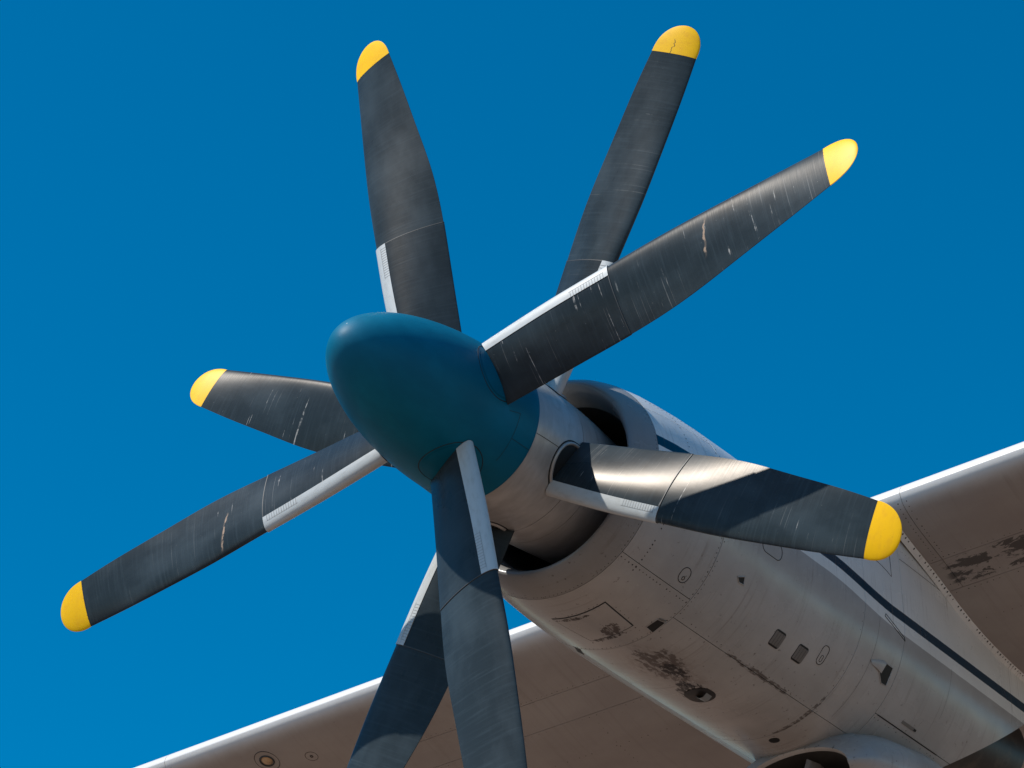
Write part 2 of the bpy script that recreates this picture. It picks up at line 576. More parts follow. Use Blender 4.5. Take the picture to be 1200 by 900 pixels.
def make_blade_meshes(sg, db, r_in, hubf, s_hub):
    out = {}
    # outer blade
    mb = MB()
    rows = [section(r, sg, db) for r in frange(RS - 0.02, RY, 34)]
    mb.grid(rows, closed=True)
    out['blade'] = mb
    # inner cuff, a few millimetres fatter, closed at both ends
    mb = MB()
    rows = root_rows(sg, db, hubf, s_hub, 0.006, 0.0035)
    mb.grid(rows, closed=True)
    mb.poly(rows[0])
    mb.poly(rows[-1])
    out['cuff'] = mb
    # pale strip wrapped round the leading edge of the cuff
    mb = MB()
    lo, hi = NA - 7, NA + 5
    A, B = [], []
    for a_, b_ in zip(root_rows(sg, db, hubf, s_hub, 0.006, 0.0065), root_rows(sg, db, hubf, s_hub, 0.006, 0.002)):
        A.append(a_[lo:hi + 1])
        B.append(b_[lo:hi + 1])
    mb.grid(A)
    mb.grid(B)
    for side in (0, -1):
        mb.grid([[a[side] for a in A], [b[side] for b in B]])
    mb.grid([A[0], B[0]])
    mb.grid([A[-1], B[-1]])
    out['strip'] = mb
    # short stitches near the outer end of the strip
    mb = MB()
    for i in range(13):
        r = 1.10 + 0.02 * i
        s1 = section(r, sg, db, 0.0078)
        s2 = section(r + 0.0025, sg, db, 0.0078)
        mb.grid([s1[lo:lo + 3], s2[lo:lo + 3]])
    s1 = [section(r, sg, db, 0.0078) for r in frange(1.09, 1.345, 14)]
    mb.grid([[a[lo + 2] for a in s1], [a[lo + 2].lerp(a[lo + 3], 0.12) for a in s1]])
    out['stitch'] = mb
    mb = MB()
    rows = [section(r, sg, db, g_) for r, g_ in ((RS - 0.004, 0.0042), (RS + 0.001, 0.0044), (RS + 0.0035, 0.0012))]
    mb.grid(rows, closed=True)
    out['joint'] = mb
    # rounded tip
    mb = MB()
    rows = []
    for i in range(16):
        r = RY + 0.215 * math.sin(PI / 2 * i / 15.0)
        x = min((r - RY) / 0.2155, 1.0)
        hw = 0.5 * lerp_knots(RY, K, CH) * (1 - x ** 2.3) ** 0.5
        rows.append(section(r, sg, db, 0.0006, half=max(hw, 0.006), centre=0.0 + 0.012 * x))
    mb.grid(rows, closed=True)
    mb.poly(rows[-1])
    out['tip'] = mb
    return out


PARTS = (('blade', 'blade', 'blade'), ('cuff', 'blade_cuff', 'cuff'), ('strip', 'leading_edge_strip', 'strip'),
         ('stitch', 'strip_stitching', 'stitch'), ('joint', 'cuff_joint', 'joint'), ('tip', 'blade_tip', 'yellow'))
LAB = {'leading_edge_strip': 'pale grey strip along the leading edge', 'blade_tip': 'rounded yellow painted tip',
       'blade_cuff': 'dark inner cuff of the blade'}


def add_blades(root, sg, db, r_in, specs, hubf, s_hub):
    src = make_blade_meshes(sg, db, r_in, hubf, s_hub)
    first = {}
    for (ang, scr, seed, scr_r, scr_c, tipc, label) in specs:
        main = None
        for key, nm, mat in PARTS:
            if key not in first:
                o = src[key].build(nm, M[mat], None, True, sharp=40)
                first[key] = o
            else:
                o = first[key].copy()
                COL.objects.link(o)
            o['scratch'] = scr
            o['seed'] = seed
            o['scar_r'] = scr_r
            o['scar_c'] = scr_c
            o['scar_tip'] = tipc
            if main is None:
                main = o
                o.parent = root
                o.rotation_euler = (0, math.radians(ang), 0)
                o['label'] = label
            else:
                o.parent = main
                if nm in LAB:
                    o['label'] = LAB[nm]


# ---- front propeller
S_NOSE, S_MAX = -0.992, 0.205


def spin_r(s):
    if s >= S_MAX:
        return 0.476 + 0.006 * sstep(S_MAX, 0.38, s)
    x = (S_MAX - s) / (S_MAX - S_NOSE)
    return 0.476 * max(1 - x ** 1.932, 0.0) ** (1 / 1.946)


def revolve(mb, prof, n=96):
    rows = [[(r * math.sin(2 * PI * k / n), s, r * math.cos(2 * PI * k / n)) for k in range(n)] for s, r in prof]
    mb.grid(rows, closed=True)


front = empty('front_propeller', (0, 0, HZ))
tag(front, 'front four-bladed propeller with dark grey yellow-tipped blades and a teal spinner', 'propeller')
mb = MB()
prof = []
for i in range(41):
    s = S_MAX - (S_MAX - S_NOSE) * math.cos(PI / 2 * i / 40.0)
    prof.append((s, max(spin_r(s), 0.0008)))
for s in (0.25, 0.30, 0.35, 0.377):
    prof.append((s, spin_r(s)))
prof += [(0.380, 0.480), (0.381, 0.476), (0.381, 0.455), (0.36, 0.45)]
revolve(mb, prof, 112)
spinner = mb.build('spinner', M['teal'], front, sharp=50)
spinner['label'] = 'smooth teal egg-shaped spinner'

F_ANG = -11.04
R_ANG = 28.41
add_blades(front, -1, 0.0, 0.450, [
    (F_ANG, 0.02, 1.3, 9.0, 0.0, 0.0, 'clean blade rising straight up from behind the teal spinner'),
    (F_ANG + 90, 0.88, 4.1, 2.03, -0.03, 0.0, 'scratched blade reaching to the upper right'),
    (F_ANG + 180, 0.02, 2.2, 9.0, 0.0, 0.0, 'blade hanging down in front of the cowl, spinner shadow on it'),
    (F_ANG + 270, 0.6, 8.6, 1.69, -0.06, 0.0, 'blade reaching to the lower left with a long rusty scar')], spin_r, 0.0)


def surf_ring(rfun, ang, s0, rho, rad, name, mat, parent, z_off=0.0, shift=0.0, n=56):
    """a thin ring lying on a body of revolution, round a blade root"""
    a = math.radians(ang)
    pts = []
    for i in range(n):
        ph = 2 * PI * i / n
        x = rho * math.sin(ph)
        s = s0 + rho * math.cos(ph)
        R = rfun(s) + z_off
        z = math.sqrt(R * R - x * x)
        pts.append((x * math.cos(a) + z * math.sin(a), s - shift, -x * math.sin(a) + z * math.cos(a)))
    mb = MB()
    mb.tube(pts, rad, 6)
    return mb.build(name, mat, parent)


def shank(ang, r0, r1, rad, parent, s=0.0):
    a = math.radians(ang)
    rows = []
    for r in (r0, r1):
        row = []
        for k in range(28):
            x = rad * math.cos(2 * PI * k / 28)
            y = rad * math.sin(2 * PI * k / 28)
            row.append((x * math.cos(a) + r * math.sin(a), y + s, -x * math.sin(a) + r * math.cos(a)))
        rows.append(row)
    mb = MB()
    mb.grid(rows, closed=True)
    mb.poly(rows[1])
    return mb.build('blade_shank', M['shank'], parent, sharp=40)


def dark_disc(rfun, ang, s0, rho, off, parent, shift=0.0, name='root_opening', mat='dark'):
    a = math.radians(ang)
    mb = MB()
    rows = []
    for q_ in (0.001, 0.33, 0.66, 1.0):
        row = []
        for i in range(40):
            ph = 2 * PI * i / 40
            x = q_ * rho * math.sin(ph)
            s = s0 + q_ * rho * math.cos(ph)
            R = rfun(s) + off
            z = math.sqrt(R * R - x * x)
            row.append((x * math.cos(a) + z * math.sin(a), s - shift, -x * math.sin(a) + z * math.cos(a)))
        rows.append(row)
    mb.grid(rows, closed=True)
    return mb.build(name, M[mat], parent)


for k in range(4):
    ang = F_ANG + 90 * k
    shank(ang, 0.30, 0.47, 0.055, front)
    surf_ring(spin_r, ang, 0.0, 0.195, 0.0035, 'root_seal', M['dark'], front, -0.0015)
    dark_disc(spin_r, ang, 0.0, 0.178, 0.004, front, 0.0, 'root_cover', 'teal')


def seam_on(rfun, pts, wid, parent, off=0.0015, name='panel_seam', mat='dark', shift=0.0):
    """narrow dark joint following (s, theta) points on a body of revolution"""
    A, B = [], []
    for i, (s, th) in enumerate(pts):
        s1, t1 = pts[min(i + 1, len(pts) - 1)]
        s0, t0 = pts[max(i - 1, 0)]
        R = rfun(s) + off
        ds, dt = s1 - s0, math.radians(t1 - t0) * R
        L = math.hypot(ds, dt) or 1.0
        ns, nt = -dt / L * wid / 2, ds / L * wid / 2
        for lst, sgn in ((A, 1), (B, -1)):
            ss = s + sgn * ns
            tt = math.radians(th) + sgn * nt / R
            RR = rfun(ss) + off
            lst.append((RR * math.sin(tt), ss - shift, RR * math.cos(tt)))
    mb = MB()
    mb.grid([A, B])
    return mb.build(name, M[mat], parent)


for k in range(4):     # fine joints of the spinner between the blade roots
    b0 = F_ANG + 90 * k
    seam_on(spin_r, [(0.20, b0 + 25 + 40 * i / 24) for i in range(25)], 0.003, front, 0.001)
    seam_on(spin_r, [(0.20 + 0.175 * i / 6, b0 + 45) for i in range(7)], 0.003, front, 0.001)
    seam_on(spin_r, [(0.10 + 0.10 * i / 6, b0 + 28 - 3 * i / 6) for i in range(7)], 0.003, front, 0.001)

# ---- rear propeller
SR = 0.762
HK = [(0.385, 0.474), (0.40, 0.478), (0.50, 0.488), (0.60, 0.492), (0.75, 0.4915), (0.84, 0.490), (0.95, 0.487), (1.02, 0.484), (1.12, 0.478), (1.30, 0.462), (1.60, 0.43)]


def hub_r(s):
    return float(np.interp(s, [a for a, b in HK], [b for a, b in HK]))


rear = empty('rear_propeller', (0, SR, HZ))
tag(rear, 'rear four-bladed propeller with yellow-tipped blades on a light grey hub behind the teal spinner', 'propeller')
mb = MB()
pr = [(0.386 - SR, 0.44)] + [(s - SR, hub_r(s)) for s in frange(0.387, 0.838, 14)]
revolve(mb, pr)
hub = mb.build('hub_shell', M['hub'], rear, sharp=50)
hub['label'] = 'light grey shell between the teal spinner and the cowl'
mb = MB()
pr = [(0.838 - SR, 0.47)] + [(s - SR, hub_r(s)) for s in frange(0.842, 1.018, 8)] + [(1.018 - SR, 0.47)]
revolve(mb, pr)
mb.build('hub_band', M['hub'], rear, sharp=50)
mb = MB()
pr = [(1.018 - SR, 0.46)] + [(s - SR, hub_r(s)) for s in frange(1.022, 1.6, 12)]
revolve(mb, pr)
mb.build('hub_tail', M['hub'], rear, sharp=50)
for k in range(4):
    ang = R_ANG + 90 * k
    surf_ring(hub_r, ang, SR, 0.158, 0.013, 'root_collar', M['hub'], rear, 0.002, SR)
    surf_ring(hub_r, ang, SR, 0.174, 0.0045, 'root_seal', M['dark'], rear, 0.000, SR)
    dark_disc(hub_r, ang, SR, 0.148, 0.003, rear, SR)
    shank(ang, 0.30, 0.50, 0.055, rear)
    th = ang - 42
    seam_on(hub_r, [(0.388 + (SR - 0.14 - 0.388) * i / 6, ang - 9) for i in range(7)], 0.004, rear, 0.0012, shift=SR)
add_blades(rear, 1, -1.68, 0.475, [
    (R_ANG, 0.45, 6.4, 9.0, 0.0, 1.0, 'blade rising behind the others, its yellow tip cracked'),
    (R_ANG + 90, 0.62, 3.7, 9.0, 0.0, 0.0, 'sunlit blade reaching right in front of the nacelle, shadow band across it'),
    (R_ANG + 180, 0.02, 5.5, 9.0, 0.0, 0.0, 'blade running down to the lower left behind the front blade'),
    (R_ANG + 270, 0.85, 9.2, 9.0, 0.0, 0.0, 'short looking scratched blade on the left behind the spinner')], hub_r, SR)

# ------------------------------------------------------------------ aircraft: nacelle and wing
air = empty('aircraft', (0, 0, HZ))
tag(air, 'pale grey aircraft engine nacelle with navy stripe and the wing it carries', 'aircraft')

NK = [(1.085, 0.672), (1.10, 0.69), (1.13, 0.713), (1.18, 0.738), (1.28, 0.768), (1.45, 0.797), (1.60, 0.812), (1.8, 0.828), (2.0, 0.838), (2.4, 0.848), (2.8, 0.851), (3.75, 0.851), (9.0, 0.851)]
_nk = [a for a, b in NK]
_nr = [b for a, b in NK]


def nac(s, th, off=0.0):
    """point of the nacelle skin; th in degrees from the top towards +X"""
    t = math.radians(th)
    R = float(np.interp(s, _nk, _nr))
    w = sstep(2.9, 4.4, s)
    sx, cz = math.sin(t), math.cos(t)
    if cz >= 0 and w > 0:
        e = 2.0 / (2.0 + 2.6 * w)
        x = (R + 0.02 * w) * math.copysign(abs(sx) ** e, sx)
        z = (R + 0.26 * w) * abs(cz) ** e
    else:
        x = (R + 0.02 * w * max(0.0, 1.0 - (abs(cz) * 1.2) ** 2)) * sx
        z = R * cz
    return Vector((x, s, z)) if not off else Vector((x, s, z)) + off * nac_n(s, th)


def nac_n(s, th):
    a = nac(s + 0.01, th) - nac(s - 0.01, th)
    b = nac(s, th + 0.5) - nac(s, th - 0.5)
    nn = b.cross(a).normalized()
    p = nac(s, th)
    if nn.dot(Vector((p.x, 0, p.z))) < 0:
        nn = -nn
    return nn


nacelle = bpy.data.objects.new('nacelle', None)
COL.objects.link(nacelle)
nacelle.parent = air
nacelle['label'] = 'pale grey engine nacelle with a navy stripe along its side'


def s_cut(th):
    """slanting rear end of the skin"""
    z = nac(5.0, th).z
    return min(max(5.385 + (z + 0.636) / 0.685, 4.9), 7.9)


# cowl lip: rolled ring from the throat over the nose to the first rivet row
mb = MB()
lipprof = [(2.2, 0.555), (1.7, 0.565), (1.45, 0.578), (1.30, 0.593), (1.20, 0.610), (1.14, 0.627), (1.105, 0.645), (1.088, 0.660), (1.085, 0.672),
           (1.092, 0.684), (1.11, 0.700), (1.14, 0.719), (1.18, 0.738), (1.23, 0.754), (1.278, 0.7675), (1.279, 0.755)]
revolve(mb, lipprof[3:], 128)
lip = mb.build('cowl_lip', M['lip'], nacelle, sharp=60)
lip['label'] = 'rolled metal lip of the round air intake'
mb = MB()
revolve(mb, lipprof[:4] , 96)
revolve(mb, [(2.2, 0.556), (2.2, 0.2)], 96)
mb.build('intake_duct', M['duct'], nacelle)

# dark frame under the skin, seen only in the joints
mb = MB()
rows = []
for s in frange(1.27, 4.9, 40):
    rows.append([nac(s, 360 * k / 96.0, -0.014) for k in range(96)])
mb.grid(rows, closed=True)
mb.build('inner_frame', M['dark'], nacelle)


def skin(s0, s1, t0, t1, ns, nt, off=0.0, fold=0.013, name='skin_panel', mat='nacelle', endf=None):
    rows = []
    for i in range(ns + 1):
        row = []
        for j in range(nt + 1):
            th = t0 + (t1 - t0) * j / nt
            e = s1 if endf is None else endf(th)
            row.append(nac(s0 + (e - s0) * i / ns, th, off))
        rows.append(row)
    mb = MB()
    mb.grid(rows)
    def inn(p, s, th):
        return Vector(p) - nac_n(s, th) * fold
    e0 = [inn(rows[0][j], s0, t0 + (t1 - t0) * j / nt) for j in range(nt + 1)]
    e1 = [inn(rows[-1][j], rows[-1][j].y, t0 + (t1 - t0) * j / nt) for j in range(nt + 1)]
    mb.grid([rows[0], e0])
    mb.grid([rows[-1], e1])
    mb.grid([[r[0] for r in rows], [inn(r[0], r[0].y, t0) for r in rows]])
    mb.grid([[r[-1] for r in rows], [inn(r[-1], r[-1].y, t1) for r in rows]])
    return mb.build(name, M[mat], nacelle, sharp=35)


G = 0.0022


def ring_panels(s0, s1, seams, ns, endf=None):
    for i, a in enumerate(seams):
        b = seams[(i + 1) % len(seams)]
        if b <= a:
            b += 360
        g = math.degrees(G / 0.85)
        skin(s0 + G, s1 - G, a + g, b - g, ns, max(4, int((b - a) / 4)), endf=endf)


ring_panels(1.28, 2.0, [60, 142, 218, 300], 8)
ring_panels(2.0, 3.75, [28, 153, 207, 332], 14)
ring_panels(3.75, 4.30, [60, 153, 207, 300], 8)
ring_panels(4.30, 5.0, [60, 137, 223, 300], 22, endf=s_cut)

# soot-black wall closing the slanted rear end, set back inside the skin
mb = MB()
loop = []
for k in range(96):
    th = 360 * k / 96.0
    p = nac(s_cut(th) - 0.10, th, -0.012)
    loop.append(p)
cc = sum(loop, Vector()) / 96
rows = [loop, [cc + (p - cc) * 0.6 + Vector((0, -0.15, 0.1)) for p in loop], [cc + (p - cc) * 0.05 + Vector((0, -0.2, 0.12)) for p in loop]]
mb.grid(rows, closed=True)
tl = mb.build('tail_closure', M['soot'], nacelle)
tl['label'] = 'soot-blackened rear end of the nacelle'
# jet pipe stub behind it
mb = MB()
rows = []
for r_, s_ in ((0.36, 0.0), (0.36, 1.1), (0.34, 1.1), (0.33, 0.1)):
    rows.append([(0.25 + r_ * math.sin(2 * PI * k / 40), 5.6 + s_, -0.12 + r_ * math.cos(2 * PI * k / 40) + 0.1 * s_) for k in range(40)])
mb.grid(rows, closed=True)
mb.build('jet_pipe', M['soot'], nacelle, sharp=40)


# ---- small fittings on the nacelle
def ngon_patch(pts, off, name, mat, sub=4, parent=None):
    """polygon given as (s, th) laid on the skin, with a rim down to it"""
    mb = MB()
    cs_ = sum(p[0] for p in pts) / len(pts)
    ct = sum(p[1] for p in pts) / len(pts)
    rows = []
    for k in range(sub + 1):
        f_ = max(k / sub, 0.001)
        rows.append([nac(cs_ + (s - cs_) * f_, ct + (t - ct) * f_, off) for s, t in pts])
    rows.append([nac(s, t, -0.002) for s, t in pts])
    mb.grid(rows, closed=True)
    return mb.build(name, M[mat], parent or nacelle, sharp=35)


def rrect(s0, s1, t0, t1, rr=0.3, n=5, skew=0.0):
    """rounded rectangle in (s, th)"""
    R = 0.85 * PI / 180
    hs_, ht = (s1 - s0) / 2, (t1 - t0) / 2 * R
    r = rr * min(hs_, ht)
    P = []
    for cx, cy, a0 in ((hs_ - r, ht - r, 0), (-hs_ + r, ht - r, 90), (-hs_ + r, -ht + r, 180), (hs_ - r, -ht + r, 270)):
        for i in range(n + 1):
            a = math.radians(a0 + 90 * i / n)
            x, y = cx + r * math.cos(a), cy + r * math.sin(a)
            P.append(((s0 + s1) / 2 + x + skew * y, (t0 + t1) / 2 + y / R))
    return P


def outline(pts, rad, name, mat='dark', off=0.0):
    mb = MB()
    mb.tube([nac(s, t, off) for s, t in pts], rad, 5)
    return mb.build(name, M[mat], nacelle)


def dense(pts, n=8):
    out = []
    for i in range(len(pts)):
        a, b = pts[i], pts[(i + 1) % len(pts)]
        for k in range(n):
            f_ = k / n
            out.append((a[0] + (b[0] - a[0]) * f_, a[1] + (b[1] - a[1]) * f_))
    return out


# access plate under the intake
plate = dense([(1.51, 167), (1.83, 168), (1.85, 191), (1.53, 197)], 8)
ngon_patch([(1.68 + (s - 1.68) * 1.055, 180.75 + (t - 180.75) * 1.045) for s, t in plate], 0.0012, 'plate_gap', 'dark')
pl_ = ngon_patch(plate, 0.0035, 'access_plate', 'nacelle')
pl_['label'] = 'square access plate with rusty edges'
# two louvered vents
for (s0, s1, t0, t1) in ((2.875, 2.995, 130.3, 138.6), (3.165, 3.285, 130.0, 138.4)):
    v = ngon_patch(rrect(s0, s1, t0, t1, 0.35), 0.002, 'louver_vent', 'dark')
    v['label'] = 'small dark louvered vent'
    for i in range(4):
        s = s0 + (s1 - s0) * (i + 0.5) / 4
        mb = MB()
        ta, tb = t0 + 0.9, t1 - 0.9
        A = [nac(s - 0.011, ta + (tb - ta) * k / 6, 0.0025) for k in range(7)]
        B = [nac(s + 0.007, ta + (tb - ta) * k / 6, 0.010) for k in range(7)]
        C = [nac(s + 0.008, ta + (tb - ta) * k / 6, 0.003) for k in range(7)]
        mb.grid([A, B, C])
        mb.build('vent_slat', M['slat'], v, sharp=30)
# dark drain openings
ngon_patch([(2.265, 121.6), (2.33, 119.8), (2.352, 123.2), (2.30, 123.4)], 0.002, 'drain_opening', 'dark', 2)
ngon_patch([(1.915, 164.4), (1.915, 158.0), (1.99, 157.0), (2.0, 164.8)], 0.002, 'drain_opening', 'dark', 2)
ngon_patch([(1.99, 207.5), (2.02, 205.5), (2.14, 209.5), (2.10, 211.5)], 0.002, 'drain_opening', 'dark', 2)
ngon_patch([(1.92, 157.4), (1.98, 156.6), (1.98, 156.2), (1.92, 157.0)], 0.006, 'drain_lip', 'slat', 1)
# wedge shaped air outlet with a small lid
ngon_patch([(4.10, 114.8), (4.23, 114.9), (4.235, 123.8), (4.17, 124.2), (4.10, 120.5)], 0.002, 'air_outlet', 'dark', 2)
mb = MB()
mb.grid([[nac(3.95, 117.6, 0.002), nac(4.03, 115.6, 0.002), nac(4.10, 114.4, 0.003)], [nac(3.96, 118.4, 0.006), nac(4.04, 117.2, 0.022), nac(4.105, 115.6, 0.030)],
         [nac(3.97, 119.2, 0.002), nac(4.06, 119.6, 0.010), nac(4.11, 120.4, 0.012)]])
mb.build('outlet_lid', M['nacelle'], nacelle)
for P_ in ([(2.265, 121.6), (2.33, 119.8), (2.352, 123.2), (2.30, 123.4)], [(1.915, 164.4), (1.915, 158.0), (1.99, 157.0), (2.0, 164.8)],
           [(4.10, 114.8), (4.23, 114.9), (4.235, 123.8), (4.17, 124.2), (4.10, 120.5)]):
    outline(P_, 0.0045, 'opening_frame', 'nacelle', 0.0015)
# oval caps
outline(rrect(1.775, 1.865, 130.8, 138.2, 1.0, 8), 0.0028, 'oval_cap')
outline(rrect(1.812, 1.836, 135.2, 136.8, 1.0, 5), 0.0025, 'oval_cap')
outline(rrect(3.405, 3.485, 124.0, 133.4, 0.9, 7), 0.0028, 'oval_cap')
outline(rrect(3.435, 3.46, 128.8, 132.0, 0.9, 5), 0.0022, 'oval_cap')
outline(rrect(2.42, 2.66, 96.0, 104.0, 0.9, 7), 0.0028, 'oval_cap')
# sooty drain opening at the bottom
ngon_patch(rrect(2.80, 3.02, 173.5, 186.5, 0.9, 7), 0.003, 'oil_drain', 'soot')
mb = MB()
mb.grid([[nac(2.90 + 0.035 * i, t, 0.004 + 0.025 * math.sin(PI * (t - 176) / 6)) for t in (176, 178, 180, 182)] for i in range(3)])
mb.build('drain_spout', M['pale'], nacelle)
ngon_patch(rrect(3.80, 3.88, 176.0, 181.0, 1.0, 6), 0.002, 'drain_opening', 'dark', 2)
# cover strip along the lower edge of the aft cowl door
mb = MB()
A = [nac(s, 137.3, 0.002) for s in frange(4.33, 5.20, 10)]
B = [nac(s, 136.7, 0.006) for s in frange(4.33, 5.20, 10)]
mb.grid([A, B])
mb.build('door_edge', M['rivet'], nacelle)
ngon_patch(rrect(4.62, 4.80, 132.4, 134.0, 0.4), 0.0022, 'latch', 'slat', 2)
ngon_patch(rrect(4.79, 4.82, 132.6, 133.8, 0.4), 0.004, 'latch_button', 'dark', 2)
# ground handling hatch near the stripe
outline(dense([(3.86, 82.5), (4.16, 86.5), (4.17, 70.0), (3.9, 68.0)], 6), 0.0025, 'hatch_joint')
outline(dense([(4.03, 92.5), (4.30, 98.0), (4.31, 99.4), (4.02, 94.0)], 6), 0.0028, 'hatch_joint')


def seam_nac(pts, wid, off=0.0012, name='panel_joint', mat='rivet'):
    A, B = [], []
    for i, (s, th) in enumerate(pts):
        s1, t1 = pts[min(i + 1, len(pts) - 1)]
        s0, t0 = pts[max(i - 1, 0)]
        R = 0.85
        ds, dt = s1 - s0, math.radians(t1 - t0) * R
        L = math.hypot(ds, dt) or 1.0
        ns, nt = -dt / L * wid / 2, math.degrees(ds / L * wid / 2 / R)
        A.append(nac(s + ns, th + nt, off))
        B.append(nac(s - ns, th - nt, off))
    mb = MB()
    mb.grid([A, B])
    return mb.build(name, M[mat], nacelle)


def line(a, b, n=24):
    return [(a[0] + (b[0] - a[0]) * i / n, a[1] + (b[1] - a[1]) * i / n) for i in range(n + 1)]


seam_nac(line((4.31, 80), (6.3, 80)), 0.003)
seam_nac(line((4.85, 62), (4.85, 80)), 0.003)
seam_nac(line((5.35, 66), (5.35, 80)), 0.003)
seam_nac(line((3.95, 96), (3.95, 150)), 0.002)
seam_nac(line((5.0, 96), (5.0, 122)), 0.002)

# rivets of the nacelle
RV = []


def rivet(p, nn, r=0.0055, h=0.002):
    nn = Vector(nn).normalized()
    RV.append((Vector(p), nn, r * 1.35, h))


def rivet_line(a, b, step, r=0.0055, skip=0.0, jit=0.0):
    L = math.hypot(b[0] - a[0], math.radians(b[1] - a[1]) * 0.83)
    N = max(2, int(L / step))
    for i in range(N + 1):
        if random.random() < skip:
            continue
        f_ = i / N
        s = a[0] + (b[0] - a[0]) * f_ + random.uniform(-jit, jit)
        th = a[1] + (b[1] - a[1]) * f_
        rivet(nac(s, th), nac_n(s, th), r * random.uniform(0.75, 1.2))


def build_rivets(name, parent, mat='rivet'):
    mb = MB()
    for p, nn, r, h in RV:
        u = nn.orthogonal().normalized()
        v = nn.cross(u)
        b = len(mb.v)
        ring = [p + r * (math.cos(PI * k / 3) * u + math.sin(PI * k / 3) * v) - nn * 0.001 for k in range(6)]
        mb.v += [tuple(x) for x in ring] + [tuple(p + nn * h)]
        for k in range(6):
            mb.f.append((b + k, b + (k + 1) % 6, b + 6))
    o = mb.build(name, M[mat], parent, fix=False)
    o['kind'] = 'stuff'
    RV.clear()
    return o


rivet_line((1.265, 0), (1.265, 360), 0.034, 0.005, 0.15)
rivet_line((1.44, 100), (1.44, 146), 0.030, 0.0048, 0.1)
rivet_line((1.30, 144.2), (1.95, 144.2), 0.036, 0.0048, 0.1)
rivet_line((1.985, 40), (1.985, 215), 0.034, 0.0048, 0.15)
rivet_line((2.02, 62), (2.02, 152), 0.034, 0.0045, 0.3)
rivet_line((2.02, 150.8), (3.7, 151.2), 0.05, 0.0042, 0.35)
rivet_line((1.55, 165.2), (1.8, 166.2), 0.045, 0.004, 0.2)
rivet_line((1.49, 168), (1.51, 197), 0.035, 0.005, 0.25, 0.004)
rivet_line((1.87, 168), (1.89, 192), 0.035, 0.005, 0.25, 0.004)
rivet_line((3.73, 100), (3.73, 200), 0.06, 0.004, 0.4)
rivet_line((4.33, 139), (5.2, 139), 0.05, 0.004, 0.5)
rivet_line((4.33, 76), (6.2, 76), 0.05, 0.0038, 0.3)
rivet_line((1.4, 50), (1.95, 50), 0.04, 0.0045, 0.2)
rivet_line((1.6, 25), (2.6, 25), 0.05, 0.0045, 0.3)
rivet_line((1.62, 15), (1.62, 75), 0.035, 0.0045, 0.2)
build_rivets('nacelle_rivets', nacelle)

# ---- belly scoop under the rear of the nacelle
mb = MB()
rows = []
SCP = [(4.085, 0.420, 0.165, -1.045), (4.06, 0.427, 0.172, -1.045), (4.05, 0.436, 0.181, -1.045), (4.058, 0.448, 0.193, -1.045), (4.08, 0.50, 0.215, -1.045), (4.12, 0.575, 0.275, -1.045), (4.22, 0.64, 0.33, -1.03), (4.45, 0.69, 0.36, -0.99), (4.9, 0.69, 0.34, -0.91), (5.3, 0.60, 0.24, -0.79), (5.7, 0.42, 0.15, -0.66)]
for s, a, b, z in SCP:
    row = []
    for k in range(56):
        t = 2 * PI * k / 56
        lean = 0.22 * max(0.0, -math.cos(t))      # lower lip set back
        row.append((0.04 + a * math.sin(t), s + lean, z + b * math.cos(t)))
    rows.append(row)
mb.grid(rows, closed=True)
sco = mb.build('belly_scoop', M['nacelle'], nacelle, sharp=60)
sco['label'] = 'air scoop under the nacelle belly'
mb = MB()
rows = []
for s, a, b in ((4.087, 0.422, 0.167), (4.3, 0.38, 0.14), (4.75, 0.30, 0.12), (4.76, 0.01, 0.01)):
    rows.append([(0.04 + a * math.sin(2 * PI * k / 56), s + 0.22 * max(0.0, -math.cos(2 * PI * k / 56)), -1.045 + b * math.cos(2 * PI * k / 56)) for k in range(56)])
mb.grid(rows, closed=True)
mb.build('scoop_duct', M['duct'], nacelle)
mb = MB()
mb.box((0.08, 4.26, -1.045), (0.004, 0.02, 0), (0.0, 0.14, 0.02), (0.05, 0.0, 0.14))
mb.build('scoop_vane', M['hub'], nacelle, smooth=False)

# ---- wing
wing = bpy.data.objects.new('wing', None)
COL.objects.link(wing)
wing.parent = air
wing['label'] = 'broad grey wing with a sunlit leading edge, the light painted in'
LOW = [(0.0, 0.0), (0.008, -0.03), (0.03, -0.065), (0.08, -0.105), (0.16, -0.145), (0.28, -0.19), (0.57, -0.275), (0.88, -0.375), (1.15, -0.465), (1.6, -0.56), (2.1, -0.61), (3.0, -0.63), (4.5, -0.52), (7.2, -0.10)]
UPP = [(0.0, 0.0), (0.008, 0.03), (0.03, 0.062), (0.08, 0.10), (0.2, 0.165), (0.5, 0.26), (1.0, 0.35), (2.0, 0.42), (3.2, 0.40), (5.0, 0.22), (7.2, -0.09)]


def smooth_poly(P, n):
    """resample with a cubic through arc length"""
    d = [0.0]
    for i in range(1, len(P)):
        d.append(d[-1] + math.dist(P[i], P[i - 1]))
    return d


_dl = smooth_poly(LOW, 0)
_du = smooth_poly(UPP, 0)


def wing_pt(x, sp, low=True):
    P, d = (LOW, _dl) if low else (UPP, _du)
    # arc position for the chordwise distance sp
    a = float(np.interp(sp, [p[0] for p in P], d))
    s = lerp_knots(a, d, [p[0] for p in P])
    z = lerp_knots(a, d, [p[1] for p in P])
    return Vector((x, 4.10 + s, 0.873 + 0.040 * x + z))


